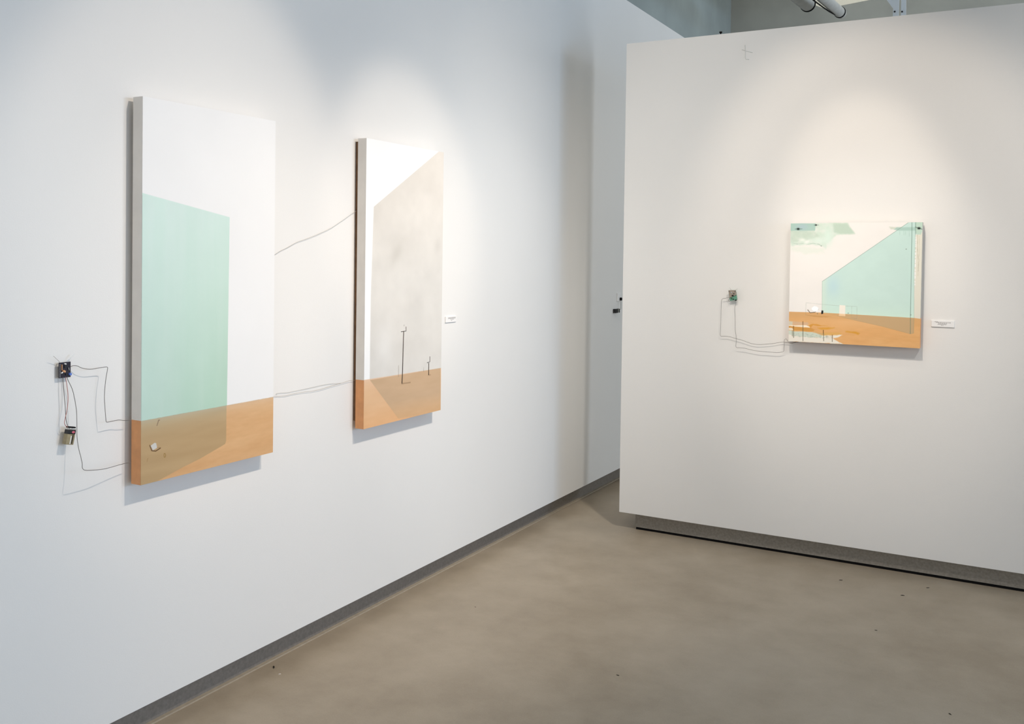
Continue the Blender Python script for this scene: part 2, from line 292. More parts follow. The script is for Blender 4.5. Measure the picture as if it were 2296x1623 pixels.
# polished concrete
def concrete():
    m = bpy.data.materials.new('polished_concrete'); m.use_nodes = True
    nt = m.node_tree; b = nt.nodes['Principled BSDF']; L = nt.links.new
    tc = nt.nodes.new('ShaderNodeTexCoord')
    n1 = nt.nodes.new('ShaderNodeTexNoise'); n1.inputs['Scale'].default_value = .9; n1.inputs['Detail'].default_value = 5; n1.inputs['Distortion'].default_value = .6
    n2 = nt.nodes.new('ShaderNodeTexNoise'); n2.inputs['Scale'].default_value = 5; n2.inputs['Detail'].default_value = 8; n2.inputs['Roughness'].default_value = .65
    n3 = nt.nodes.new('ShaderNodeTexNoise'); n3.inputs['Scale'].default_value = 180; n3.inputs['Detail'].default_value = 2
    for n in (n1, n2, n3): L(tc.outputs['Object'], n.inputs['Vector'])
    a = nt.nodes.new('ShaderNodeMath'); a.operation = 'MULTIPLY_ADD'; a.inputs[1].default_value = .45
    L(n2.outputs['Fac'], a.inputs[0])
    a2 = nt.nodes.new('ShaderNodeMath'); a2.operation = 'MULTIPLY'; a2.inputs[1].default_value = .45; L(n1.outputs['Fac'], a2.inputs[0]); L(a2.outputs[0], a.inputs[2])
    a3 = nt.nodes.new('ShaderNodeMath'); a3.operation = 'MULTIPLY_ADD'; a3.inputs[1].default_value = .10; L(n3.outputs['Fac'], a3.inputs[0]); L(a.outputs[0], a3.inputs[2])
    r = nt.nodes.new('ShaderNodeValToRGB'); L(a3.outputs[0], r.inputs['Fac'])
    e = r.color_ramp.elements; e[0].position = .36; e[1].position = .64
    e[0].color = (*lin((FLOOR_A)), 1); e[1].color = (*lin((FLOOR_B)), 1)
    L(r.outputs['Color'], b.inputs['Base Color'])
    rr = nt.nodes.new('ShaderNodeMapRange'); rr.inputs['To Min'].default_value = .34; rr.inputs['To Max'].default_value = .52; L(n2.outputs['Fac'], rr.inputs['Value']); L(rr.outputs[0], b.inputs['Roughness'])
    bn = nt.nodes.new('ShaderNodeBump'); bn.inputs['Strength'].default_value = .06; bn.inputs['Distance'].default_value = .004
    L(n3.outputs['Fac'], bn.inputs['Height']); L(bn.outputs['Normal'], b.inputs['Normal'])
    b.inputs['Specular IOR Level'].default_value = .4
    return m
FLOOR_A, FLOOR_B = (156, 141, 120), (184, 170, 150)
M_floor = concrete()

# ------------------------------------------------------------------ the setting
def struct(name, mb, mt, **kw):
    o = mb.build(name, mt, **kw); o['kind'] = 'structure'; return o
PY = 4.97                                    # front face of the partition
struct('floor', MB().box(-.7, 12, -6, 12, -.1, 0), M_floor)
struct('wall_left', MB().box(-.3, 0, -6, 9.2, .1, 3.295), M_wall)
struct('baseboard_left', MB().box(-.29, -.06, -6, 9.2, .0, .1), M_base)
struct('trim_1', MB().prism([(-.062, 0), (-.045, 0), (-.048, .003), (-.062, .006)], 1, -6, 9.2), M_pale_strip)  # pale strip along the foot of the left baseboard
wp = struct('wall_partition', MB().box(.42, 7.4, PY, PY+.52, .1, 2.752), M_part)
struct('baseboard_partition', MB().box(.50, 7.3, PY+.05, PY+.47, .014, .1), M_base2)
struct('trim_2', MB().box(.503, 7.3, PY+.054, PY+.466, 0, .014), M_black)  # black strip stands in for the shadow gap under the base
struct('wall_outer', MB().box(-.8, -.5, -6, 10.25, 0, 5.2), M_grey)
M_greyw = mat('warm_grey_back_wall', (156, 154, 144), .85, noise=(2.5, .10, 6))
struct('wall_back', MB().box(-.5, 12, 10.25, 10.5, 0, 5.2), M_greyw)
struct('ceiling', MB().box(-.8, 12, -6, 10.5, 5.2, 5.3), M_ceil)
# faint pencil cross near the top of the partition
mb = MB(); mb.tube(D['pencil'], .0016, 4, 1); mb.build('pencil_mark', M_pencil, wp)
mb = MB(); mb.tube(D['pencil2'], .0016, 4, 1); mb.build('pencil_mark', M_pencil, wp)

# ------------------------------------------------------------------ painting on a fine grid of vertex colours
class Canvas:
    def __init__(s, w, h, du, dv, base, seed):
        s.nu = int(round(w/du))+1; s.nv = int(round(h/dv))+1; s.w, s.h = w, h
        u = np.linspace(0, w, s.nu); v = np.linspace(0, h, s.nv)
        s.U, s.V = np.meshgrid(u*100, v*100)          # centimetres
        s.C = np.empty(s.U.shape+(3,)); s.C[:] = base
        s.rng = np.random.RandomState(seed)
    def noise(s, su, sv, oct=3):
        """smooth noise -1..1 with cells of su x sv centimetres"""
        out = np.zeros_like(s.U); amp = 1; tot = 0
        for o in range(oct):
            a, b = su/2**o, sv/2**o
            gu, gv = int(s.w*100/a)+3, int(s.h*100/b)+3
            g = s.rng.rand(gv, gu)*2-1
            x = s.U/a+.37; y = s.V/b+.61
            xi = x.astype(int); yi = y.astype(int); fx = x-xi; fy = y-yi
            fx = fx*fx*(3-2*fx); fy = fy*fy*(3-2*fy)
            xi = np.clip(xi, 0, gu-2); yi = np.clip(yi, 0, gv-2)
            n = (g[yi, xi]*(1-fx)+g[yi, xi+1]*fx)*(1-fy)+(g[yi+1, xi]*(1-fx)+g[yi+1, xi+1]*fx)*fy
            out += n*amp; tot += amp; amp *= .55
        return out/tot
    def mix(s, col, a):
        a = np.clip(a, 0, 1)[..., None]; s.C = s.C*(1-a)+np.asarray(col, float)*a
    def segd(s, p, q, U=None, V=None):
        U = s.U if U is None else U; V = s.V if V is None else V
        px, py = p; dx, dy = q[0]-px, q[1]-py; L2 = dx*dx+dy*dy+1e-9
        t = np.clip(((U-px)*dx+(V-py)*dy)/L2, 0, 1)
        return np.hypot(U-px-t*dx, V-py-t*dy)
    def sdf(s, pts, wob=0, ws=2.):
        U, V = s.U, s.V
        if wob:
            U = U+s.noise(ws, ws)*wob; V = V+s.noise(ws, ws)*wob
        d = np.full(U.shape, 1e9); ins = np.zeros(U.shape, bool); n = len(pts)
        for i in range(n):
            p, q = pts[i], pts[(i+1) % n]
            d = np.minimum(d, s.segd(p, q, U, V))
            if p[1] != q[1]:
                c = ((p[1] > V) != (q[1] > V)) & (U < (q[0]-p[0])*(V-p[1])/(q[1]-p[1])+p[0])
                ins ^= c
        return np.where(ins, d, -d)
    def poly(s, pts, col, soft=.12, alpha=1., wob=0, ws=2., mod=None):
        a = np.clip(s.sdf(pts, wob, ws)/soft+.5, 0, 1)*alpha
        if mod is not None: a = a*mod
        s.mix(col, a); return a
    def line(s, pts, w, col, alpha=1., wob=0):
        d = np.full(s.U.shape, 1e9)
        for p, q in zip(pts[:-1], pts[1:]): d = np.minimum(d, s.segd(p, q))
        a = np.clip((w/2-d)/.12+.5, 0, 1)*alpha
        if wob: a = a*np.clip(.65+s.noise(1.2, 1.2)*wob, 0, 1)
        s.mix(col, a)
    def blob(s, c, ru, rv, col, alpha=1., pw=1., ang=0):
        x, y = s.U-c[0], s.V-c[1]; ca, sa = math.cos(ang), math.sin(ang)
        r = ((x*ca+y*sa)/ru)**2+((-x*sa+y*ca)/rv)**2
        s.mix(col, np.exp(-r*pw)*alpha)
    def mesh(s, name, place, parent, mt, thick_axis):
        """place(U,V in metres) -> xyz arrays"""
        X, Y, Z = place(s.U/100, s.V/100)
        co = np.stack([np.broadcast_to(X, s.U.shape), np.broadcast_to(Y, s.U.shape), np.broadcast_to(Z, s.U.shape)], -1).reshape(-1, 3)
        nu, nv = s.nu, s.nv
        i = np.arange(nv-1)[:, None]*nu+np.arange(nu-1)[None]
        q = np.stack([i, i+1, i+1+nu, i+nu], -1).reshape(-1, 4)
        me = bpy.data.meshes.new(name)
        me.vertices.add(len(co)); me.vertices.foreach_set('co', co.astype(np.float32).ravel())
        me.loops.add(q.size); me.loops.foreach_set('vertex_index', q.astype(np.int32).ravel())
        me.polygons.add(len(q)); me.polygons.foreach_set('loop_start', np.arange(0, q.size, 4, dtype=np.int32))
        me.update(calc_edges=True)
        c = np.clip(s.C, 0, 255)/255; c = np.where(c <= .04045, c/12.92, ((c+.055)/1.055)**2.4)
        at = me.color_attributes.new('paint', 'FLOAT_COLOR', 'POINT')
        at.data.foreach_set('color', np.concatenate([c.reshape(-1, 3), np.ones((len(co), 1))], 1).astype(np.float32).ravel())
        me.materials.append(mt)
        return link(name, me, parent)
def paint_mat(name, rough=.62):
    m = bpy.data.materials.new(name); m.use_nodes = True; nt = m.node_tree; b = nt.nodes['Principled BSDF']
    a = nt.nodes.new('ShaderNodeAttribute'); a.attribute_name = 'paint'
    nt.links.new(a.outputs['Color'], b.inputs['Base Color'])
    tc = nt.nodes.new('ShaderNodeTexCoord'); n = nt.nodes.new('ShaderNodeTexNoise'); n.inputs['Scale'].default_value = 320
    bn = nt.nodes.new('ShaderNodeBump'); bn.inputs['Strength'].default_value = .10; bn.inputs['Distance'].default_value = .001
    nt.links.new(tc.outputs['Object'], n.inputs['Vector']); nt.links.new(n.outputs['Fac'], bn.inputs['Height']); nt.links.new(bn.outputs['Normal'], b.inputs['Normal'])
    b.inputs['Roughness'].default_value = rough; b.inputs['Specular IOR Level'].default_value = .3
    return m
M_paint = paint_mat('painted_surface')
def panel_box(parent, x0, x1, y0, y1, z0, z1, zh):
    """box panel with off-white edges above zh and orange edges below, open front skin set by the painted face"""
    MB().box(x0, x1-.0006, y0, y1, zh, z1).build('upper_edge', M_edge, parent)
    MB().box(x0, x1-.0006, y0, y1, z0, zh).build('lower_edge', M_orange, parent, label='orange painted lower edge')

# ---- tall painting with the green shape
t1 = thing('painting', 'tall panel painting with a pale green upright shape over tan ground, on left wall', 'painting', (0, 2.26, .829), group=None)
PW, PH = .576, 1.191
c = Canvas(PW, PH, .0017, .0014, (238, 237, 235), 1)
c.C += (c.noise(16, 22)*2)[..., None]

h0, h1 = D['hor1']
def horizon(c, a, b):        # signed height above a straight line through a and b (cm)
    return c.V-(a[1]+(b[1]-a[1])*(c.U-a[0])/(b[0]-a[0]))
g = np.clip(c.U/36, 0, 1)[..., None]
top = np.clip((c.V-20)/65, 0, 1)[..., None]
green = np.array([190, 215, 203])*(1-g)+np.array([178, 209, 187])*g
green = green*(1-top)+np.array([208, 228, 219])*top  # lighter top: the spotlit brightening is painted into the green
green = green+(c.noise(4.1, 70, 4)*4)[..., None]*np.array([1.2, .4, .9])+(c.noise(9, 14)*3)[..., None]
G_ = D['green'][:2]+[(35.2, 18), (-1, 17)]
a = np.clip(c.sdf(G_)/.14+.5, 0, 1)[..., None]
c.C = c.C*(1-a)+green*a
c.line([(.05, 20), (.05, 89)], .16, (150, 170, 158), .5)
d = horizon(c, h0, h1); below = np.clip(-d/.14+.5, 0, 1)
tan = np.array([214, 168, 119])+(c.noise(22, 3)*9)[..., None]*np.array([.7, 1, 1.1])+(c.noise(3, .8)*4)[..., None]
fade = np.exp(-np.clip(-d, 0, 99)/2.2)[..., None]*.55
tan = tan*(1-fade)+np.array([216, 192, 166])*fade
sh = np.array([184, 154, 112])+(c.noise(20, 3)*7)[..., None]
fs = np.exp(-np.clip(-d, 0, 99)/2.6)[..., None]*.8
sh = sh*(1-fs)+np.array([186, 178, 154])*fs
m2 = np.clip(c.sdf(D['shade'])/.2+.5, 0, 1)[..., None]
tan = tan*(1-m2)+sh*m2
b = below[..., None]; c.C = c.C*(1-b)+tan*b
c.line([(0, h0[1]), (57.6, h1[1])], .12, (150, 130, 100), .45, wob=.8)
c.line(D['hook'], .22, (110, 88, 70), .9)
c.poly(D['book'], (206, 203, 196), .1)
c.line(D['bookline'], .30, (84, 52, 22), .95); c.line(D['bookline2'], .16, (140, 105, 60), .7)
c.line(D['ring'], .20, (136, 104, 40), .9); c.line(D['tick'], .18, (150, 112, 66), .7)
def place_left(y0, z0): return lambda u, v: (.06, y0+u, z0+v)
c.mesh('painted_face', place_left(-.288, 0), t1, M_paint, 0)
panel_box(t1, .017, .06, -.288, .288, 0, PH, .1985)
MB().box(.001, .017, -.262, .262, .03, PH-.03).build('back_frame', M_wood, t1)

# ---- second tall painting, grey shape and two posts
t2 = thing('painting', 'tall panel painting with a grey shape and two thin dark posts over tan ground', 'painting', (0, 3.363, .83))
c = Canvas(PW, PH, .0030, .0019, (247, 246, 244), 2)
grey = np.array([217, 213, 206])+(c.noise(14, 12)*7)[..., None]+(c.noise(5, 5)*3)[..., None]+np.clip((c.V-60)/60, 0, 1)[..., None]*np.array([10, 6, 2])
a = np.clip(c.sdf(D['grey'])/.3+.5, 0, 1)[..., None]; c.C = c.C*(1-a)+grey*a
c.blob((21.5, 72), 6, 3.2, (196, 191, 182), .55, 1, .9); c.blob((53.5, 76), 3, 4, (200, 195, 187), .5)
c.blob((36, 45), 9, 5, (205, 202, 195), .3); c.blob((14, 33), 6, 9, (236, 234, 230), .45)
h0, h1 = D['hor2']; d = horizon(c, h0, h1)
tan = np.array([226, 184, 142])+(c.noise(14, 3)*6)[..., None]*np.array([.7, 1, 1.1])
tan = tan+np.exp(-np.clip(-d, 0, 99)/3)[..., None]*np.array([6, 14, 26])
tan = tan-np.clip((-d-10)/10, 0, 1)[..., None]*np.array([-2, 8, 16])
sh = np.array([201, 169, 135])+(c.noise(14, 3)*6)[..., None]+np.clip((-d-11)/9, 0, 1)[..., None]*np.array([16, 4, -8])
m2 = np.clip(c.sdf(D['shade2'])/.25+.5, 0, 1)[..., None]; tan = tan*(1-m2)+sh*m2
b = np.clip(-d/.15+.5, 0, 1)[..., None]; c.C = c.C*(1-b)+tan*b
c.line([(4, 20.1), (57.5, 19.56)], .12, (150, 140, 120), .35, wob=.8)
for k, w_, al in (('sh1', .5, .35), ('sh2', .4, .3)): c.line(D[k], w_, (96, 72, 46), al)
for k, w_ in (('thin1', .28), ('thin2', .22)): c.line(D[k], w_, (150, 138, 122), .85)
c.blob(D['dot1'][0], .3, .3, (150, 145, 140), .8)
c.mesh('painted_face', place_left(-.288, 0), t2, M_paint, 0)
M_dark = mat('dark_brown_paint', (62, 46, 34), .6)
for pole, brk in (('pole1', 'brk1'), ('pole2', 'brk2')):      # posts stand slightly proud of the surface
    w_ = .0019 if pole == 'pole1' else .0018
    f = MB().tube([(.0605, -.288+u/100, v/100) for u, v in D[pole]], w_, 6, 1).build('post', M_dark, t2)
    MB().tube([(.0607, -.288+u/100, v/100) for u, v in D[brk]], w_*.62, 6, 1).build('bracket', M_dark, f)
panel_box(t2, .017, .06, -.288, .288, 0, PH, .2015)
MB().box(.001, .017, -.281, .27, .03, PH-.012).build('back_frame', M_wood, t2)

# ---- square painting on the partition
t3 = thing('painting', 'square painting with a pale blue wedge over orange ground, hung on the partition', 'painting', (1.6715, PY, 1.13))
QW, QH = .621, .607
c = Canvas(QW, QH, .0013, .0013, (239, 234, 228), 3)
c.C += (c.noise(15, 12)*3)[..., None]
# cloud washes, top left
n = .6+.4*c.noise(3, 2)
c.poly(D['cloudB'], (206, 222, 206), .9, .95, wob=.5, mod=np.clip(.8+.5*c.noise(2.5, 2), .3, 1))
c.poly(D['cloudD'], (196, 211, 194), .8, .9, wob=.5, mod=np.clip(.8+.5*c.noise(2, 2), .2, 1))
c.poly(D['cloudC'], (190, 208, 190), 1.0, .9, wob=.4)
c.poly(D['fade'], (228, 232, 220), 1.6, .8, wob=.8)
c.blob((18.5, 53.5), 2.4, 4.5, (216, 234, 220), .9); c.blob((14, 51.5), 3.5, 1.6, (222, 236, 224), .8)
c.blob((6, 52), 1.6, .8, (236, 240, 230), .9); c.blob((8.2, 51), 1.6, .7, (240, 242, 234), .9, 1, .3)
c.line([(1, 50.4), (3.5, 49.9), (6.5, 50.3)], .3, (150, 172, 156), .6, wob=1); c.line(D['wisp'], .35, (166, 190, 172), .7, wob=.8)
c.poly(D['cloudA'], (168, 199, 186), .25, .95); c.blob((5.6, 58.6), 3, 1.6, (172, 192, 200), .7)
# blue wedge
bl = np.array([200, 224, 215])+(c.noise(9, 6)*4)[..., None]
low = np.exp(-np.clip(c.V-15, 0, 99)/4)[..., None]; bl = bl*(1-low)+np.array([208, 232, 216])*low
x = np.exp(-(((c.U-21.5)/3.2)**2+((c.V-29)/5)**2))[..., None]*.7; bl = bl*(1-x)+np.array([188, 216, 221])*x
x = np.clip((19-c.U)/2, 0, 1)[..., None]*.5; bl = bl*(1-x)+np.array([214, 228, 212])*x
x = np.clip((c.U-40)/20, 0, 1)[..., None]*np.clip((c.V-20)/20, 0, 1)[..., None]*.35; bl = bl*(1-x)+np.array([190, 214, 205])*x
c.poly(D['stroke'], (206, 210, 194), .6, .9, wob=.3)
a = np.clip(c.sdf(D['blue'])/.14+.5, 0, 1)[..., None]; c.C = c.C*(1-a)+bl*a
stroke_in = [(50.6, 58.3), (59.0, 58.4), (59.07, 56.7), (51.5, 56.7), (49.3, 57.2)]
c.poly(stroke_in, (168, 198, 186), .5, .85)
for i in range(0, 8, 2): c.line(D['drips'][i:i+2], .22, (150, 184, 170), .6, wob=.6)
c.poly([(59.1, 56), (63, 56), (63, 14), (59.4, 14)], (226, 221, 205), .15)
c.line(D['strip_str'], .35, (176, 168, 146), .6, wob=.7); c.line(D['strip_str2'], .25, (190, 183, 160), .5, wob=.7)
c.poly(D['tr_mint'], (190, 213, 196), .25)
for k in range(26):
    v = 54.4-k*.95+c.rng.rand()*.5
    if c.rng.rand() > .25: c.blob((59.25, v), .26, .42, (250, 252, 255), 1, 1.2)
c.line(D['line_diag'], .17, (120, 146, 132), .8); c.line(D['line_v0'], .14, (140, 170, 150), .7)
# ground
hh = D['hor']; d = np.minimum(0, 0)+c.V-np.interp(c.U, [p[0] for p in hh], [p[1] for p in hh])
orr = np.array([226, 172, 112])+(c.noise(18, 3)*9)[..., None]*np.array([.5, .9, 1])+(c.noise(4, 1.2)*5)[..., None]
x = np.exp(-((-d-1)/2.6)**2)[..., None]*.75*(.6+.4*(c.U < 24))[..., None]; orr = orr*(1-x)+np.array([212, 166, 112])*x
x = np.exp(-(((c.U-30)/14)**2+((c.V-11)/2.5)**2))[..., None]*.6; orr = orr*(1-x)+np.array([232, 184, 130])*x
b = np.clip(-d/.14+.5, 0, 1)[..., None]; c.C = c.C*(1-b)+orr*b
c.poly(D['wedge'], (198, 166, 124), .3, .95, mod=np.clip((c.U-18)/14, .25, 1)*b[..., 0])
c.poly(D['ochre6'], (196, 140, 70), .4, .45, wob=.3)
c.poly(D['pale1'], (212, 205, 184), .35, .9, wob=.2); c.poly(D['pinkish'], (216, 180, 146), .5, .85, wob=.2)
c.poly(D['white1'], (250, 236, 214), .3, .95, wob=.15)
c.poly(D['mint'], (204, 214, 200), .4, .95, wob=.2)
c.poly(D['white3'], (236, 231, 219), .3, .95, wob=.35, ws=1.2)
c.poly(D['ochre2'], (206, 146, 64), .4, .9, wob=.25, mod=np.clip(.85+.35*c.noise(2.4, .8), .4, 1))
c.poly(D['ochre1'], (214, 150, 60), .35, .85, wob=.2); c.poly(D['ochre3'], (216, 152, 40), .9, .8, wob=.3)
c.poly(D['ochre4'], (210, 146, 30), .9, .85, wob=.3); c.poly(D['ochre5'], (222, 172, 98), .5, .9, wob=.2); c.poly(D['wash'], (196, 170, 120), .6, .6)
c.poly(D['white2'], (240, 230, 212), .3, .9, wob=.15)
for k in range(40):
    q = (c.rng.rand()*18+1.5, 2.3+c.rng.rand()*2.2); c.blob(q, .22+.2*c.rng.rand(), .2, (170, 180, 166), .6)
for k in range(12):
    u = 18.5+c.rng.rand()*3.5; v = 4.2-c.rng.rand()*.6; c.line([(u, v), (u+.1, v-.6-c.rng.rand()*1.4)], .14, (160, 140, 116), .6, wob=.6)
for k in ('post1', 'post2', 'post3', 'post4', 'post5'):
    p, q = D[k]; wd = .17 if k == 'post5' else .27
    c.line([p, q], wd, (88, 86, 62), .9); c.line([p, (p[0], p[1]-1.6)], wd*1.1, (120, 76, 24), .8)
c.line(D['box'], .13, (140, 150, 136), .75, wob=.5); c.line(D['box2'], .13, (140, 156, 140), .7, wob=.5)
c.line([(8.4, 13.9), (16, 13.2), (24, 12.9), (33, 13.0)], .12, (176, 130, 80), .5, wob=.5)
c.poly(D['white'], (244, 236, 222), .25)
c.poly([(24.6, 15.2), (27.5, 15.1), (27.5, 14.0), (24.6, 14.1)], (238, 196, 146), .3, .8)
c.line(D['line_v1'], .19, (84, 116, 100), .9); c.line(D['line_v2'][:2], .2, (84, 120, 104), .9); c.line(D['line_v2'][1:], .12, (150, 148, 110), .6)
c.line(D['wedge'][3:], .10, (150, 130, 90), .45)
for k, q in enumerate(D['birds']):
    u, v = q; s_ = 1 if k != 1 else .7; t = -.35 if k == 2 else .02
    c.line([(u-1.7*s_, v-1.7*t), (u+1.9*s_, v+1.9*t)], .24*s_, (84, 108, 96) if k < 2 else (60, 66, 60), .85); c.blob((u-.1, v), .55*s_, .42*s_, (10, 20, 14), 1.3, .8)
for k, q in enumerate(D['dots']): c.blob(q, .22, .2, (96, 110, 100), .9 if k < 2 else 1)
c.poly(D['black'], (16, 18, 20), .1)
c.line(D['bowl'], .34, (104, 84, 66), .95)
c.poly(D['hexl'], (250, 253, 255), .3)
def place_part(u, v): return (-.3105+u, -.06, v)
pf = c.mesh('painted_face', place_part, t3, M_paint, 1)
M_side = mat('cream_canvas_edge', (190, 184, 172), .7)
MB().box(-.3105, .3105, -.0594, -.016, .145, QH).build('upper_edge', M_side, t3)
MB().box(-.3105, .3105, -.0594, -.016, 0, .145).build('lower_edge', M_orange, t3, label='orange painted lower edge')
MB().box(-.285, .285, -.016, -.001, .03, QH-.03).build('back_frame', M_wood, t3)

# ------------------------------------------------------------------ wall labels
def label_card(name, label, origin, ax, w, h, lines):
    """ax: 'L' left wall (runs along y, faces +x) or 'P' partition (runs along x, faces -y)"""
    t = thing(name, label, 'label', origin)
    def B(mb, u0, u1, v0, v1, d0, d1, bev=0):
        if ax == 'L': mb.box(d0, d1, u0, u1, v0, v1, bev=bev)
        else: mb.box(u0, u1, -d1, -d0, v0, v1, bev=bev)
        return mb
    B(MB(), 0, w, 0, h, .0005, .006, .0006).build('card', M_card, t)
    mb = MB(); rr = random.Random(w*1000+len(lines))
    for (v, a, b, th) in lines:
        u = a*w
        while u < b*w:
            l = (.004+.005*rr.random()); B(mb, u, min(u+l, b*w), v*h, v*h+th, .0058, .0062); u += l+.0016
    o = mb.build('printed_text', M_ink, t); o['kind'] = 'stuff'
    return t
label_card('wall_label', 'small white text card on the left wall beside the grey painting', (0, 3.770, 1.226), 'L', .094, .0285,
           [(.74, .22, .92, .0022), (.60, .22, .92, .0022), (.44, .42, .74, .002), (.24, .50, .60, .002)])
label_card('wall_label', 'small white text card on the partition right of the square painting', (2.0265, PY, 1.234), 'P', .101, .0315,
           [(.76, .14, .28, .0018), (.66, .20, .84, .0022), (.50, .30, .68, .0022), (.36, .28, .66, .002), (.22, .42, .53, .002)])

# ------------------------------------------------------------------ wires
D['wireA'].insert(0, [.0145, D['wireA'][0][1]-.0035, D['wireA'][0][2]-.001])
for k in ('wireB', 'leadK', 'leadR'): D[k].insert(0, [.0148, D[k][0][1]-.0005, D[k][0][2]+.0045])
for p in D['wireD']: p[1] -= .005
def rel(pts, o): return [tuple(a-b for a, b in zip(p, o)) for p in pts]
def wire(label, pts, r, mt, group=None):
    o0 = pts[0]; o = MB().tube(rel(pts, o0), r, 6, 4).build('wire', mt); o.location = o0
    o['label'] = label; o['category'] = 'wire'
    if group: o['group'] = group
    return o
wire('dark wire stepping from the left circuit board to the painting at its tan horizon', D['wireA'], .0009, M_wire)
wire('long dark wire looping down from the left circuit board to the painting bottom', D['wireB'], .0009, M_wire)
wire('single thin grey wire slanting up between the two tall paintings', D['w1'], .0006, M_wiregrey)
wire('thin grey wire low between the tall paintings, lower of the two', D['w2'], .0006, M_wiregrey)
wire('thin grey wire low between the tall paintings, upper of the two', D['w3'], .0005, M_wiregrey)
wire('grey wire leaving the left side of the partition circuit board towards the square painting', D['wireC'], .0009, M_wire)
wire('grey wire dropping straight under the partition circuit board towards the square painting', D['wireD'], .0009, M_wire)

# ------------------------------------------------------------------ dark circuit board, left wall
bp = D['board']; ctr = [sum(p[i] for p in bp)/4 for i in range(3)]
t = thing('circuit_board', 'small dark circuit board with a blue part, pinned left of the green painting', 'circuit board', (0, ctr[1], ctr[2]))
bw, bh = .0376, .0448
MB().box(.0125, .0145, -bw/2, bw/2, -bh/2, bh/2, bev=.0003).build('board', M_pcbdark, t)
def loc(p): return (p[0], p[1]-ctr[1], p[2]-ctr[2])
cc = [loc(p) for p in D['comps']]
def chip(name, p, sy, sz, dx, mt, parent=t, rx=0):
    o = MB().box(0, dx, -sy/2, sy/2, -sz/2, sz/2, bev=min(dx, sy, sz)*.12).build(name, mt, parent)
    o.location = (.0145, p[1], p[2]); o.rotation_euler = (rx, 0, 0); return o
for sy in (-1, 1):
    for sz in (-1, 1): MB().cyl((0, sy*(bw/2-.004), sz*(bh/2-.004)), (.0125, sy*(bw/2-.004), sz*(bh/2-.004)), .0012, n=8).build('standoff', M_silver, t)
chip('capacitor', cc[0], .0085, .0055, .005, M_tan, rx=-.5)
chip('connector', cc[1], .006, .003, .004, M_card, rx=.5)
o = MB().cyl((0, 0, 0), (.006, 0, 0), .0042, .0038, 16).build('dial', M_blue, t, label='blue round trimmer'); o.location = (.0145, cc[2][1], cc[2][2])
chip('resistor', (0, cc[3][1], cc[3][2]), .0022, .017, .003, M_tan)
chip('crystal', cc[4], .0026, .008, .003, M_silver, rx=.15)
chip('connector', cc[5], .006, .003, .004, M_card, rx=-.3)
chip('chip', (0, .002, .010), .010, .008, .002, M_blackp)
chip('chip', (0, .005, -.013), .007, .006, .002, M_blackp)
hs = MB()
for k in range(12): hs.box(.0145, .018, -bw/2+.0012, -bw/2+.0024, -bh/2+.003+k*.0033, -bh/2+.0044+k*.0033)
o = hs.build('pin_header', M_silver, t); o['kind'] = 'stuff'
MB().tube([(.0132, -.014, .019)]+[loc(p) for p in D['tapewire']], .0007, 5, 1).build('support_pin', M_wiregrey, t)
g0, g1 = [loc(p) for p in D['glint']]
MB().tube([(.012, bw/2-.004, bh/2-.002), (.014, g1[1], g1[2]), (.016, g0[1]+.001, g0[2]+.002)], .0009, 6, 2).build('support_pin', M_tape, t)
o = MB().box(0, .0012, -.0014, .0014, -.0035, .0035, bev=.0004).build('tape', M_tape, t); o.location = (.016, g0[1], g0[2]); o.rotation_euler = (-.75, 0, 0)  # white slivers stand in for glints on clear tape
o = MB().box(0, .001, -.0010, .0010, -.0012, .0012, bev=.0003).build('tape', M_tape, t); o.location = (.015, g1[1], g1[2])

# ------------------------------------------------------------------ nine volt battery hanging under the board
bt, bb = D['batt_top'][0], D['batt_bot'][0]
cy_, cz_ = (bt[1]+bb[1])/2, (bt[2]+bb[2])/2; tilt = math.atan2(bt[1]-bb[1], bt[2]-bb[2])
t = thing('battery', 'small gold and black rectangular battery hanging from two leads on left wall', 'battery', (.022, cy_, cz_), (-tilt, 0, 0))
hl = .0215
MB().box(-.00875, .00875, -.0128, .0128, -hl, hl-.0125, bev=.002, seg=2).build('casing', M_brass, t)
MB().box(-.00885, .00885, -.0129, .0129, hl-.013, hl-.001, bev=.0018, seg=2).build('casing_band', M_blackp, t, label='black upper band')
MB().box(-.0084, .0084, -.0124, .0124, hl-.0012, hl+.0018, bev=.0008).build('metal_rim', M_silver, t)
b_ = bmesh.new(); bmesh.ops.create_uvsphere(b_, u_segments=16, v_segments=8, radius=1)
bmesh.ops.transform(b_, matrix=Matrix.Translation((.0088, .0045, hl-.0068)) @ Matrix.Diagonal((.0006, .0052, .0034, 1)), verts=b_.verts)
mb = MB(); mb.add(b_); mb.build('printed_oval', M_pink, t, label='pink printed oval')
MB().box(.0086, .0090, .003, .0075, -hl+.003, hl-.0135).build('printed_stripe', mat('dark_olive_print', (52, 42, 22), .4), t, label='dark printed stripe')
MB().box(.0086, .0091, -.0015, .0012, -hl+.002, hl-.018).build('printed_stripe', M_card, t, label='pale printed stripe')
MB().cyl((0, -.0062, hl+.0016), (0, -.0062, hl+.0045), .0036, n=6).build('terminal', M_silver, t)
MB().cyl((0, .0062, hl+.0016), (0, .0062, hl+.0045), .003, n=16).build('terminal', M_silver, t)
sn = MB().box(-.0062, .0062, -.0128, .0128, hl+.0042, hl+.0085, bev=.002, seg=2).build('snap_connector', M_black, t)
inv = (Matrix.Translation((.022, cy_, cz_)) @ Matrix.Rotation(-tilt, 4, 'X')).inverted()
for k, mt in (('leadK', M_wire), ('leadR', M_red)):
    pts = [inv @ Vector(p) for p in D[k]]; pts[-1] = Vector((.002, -.010, hl+.006))
    MB().tube(pts, .0009, 6, 4).build('lead', mt, t, **({'label': 'faded red lead'} if mt is M_red else {}))

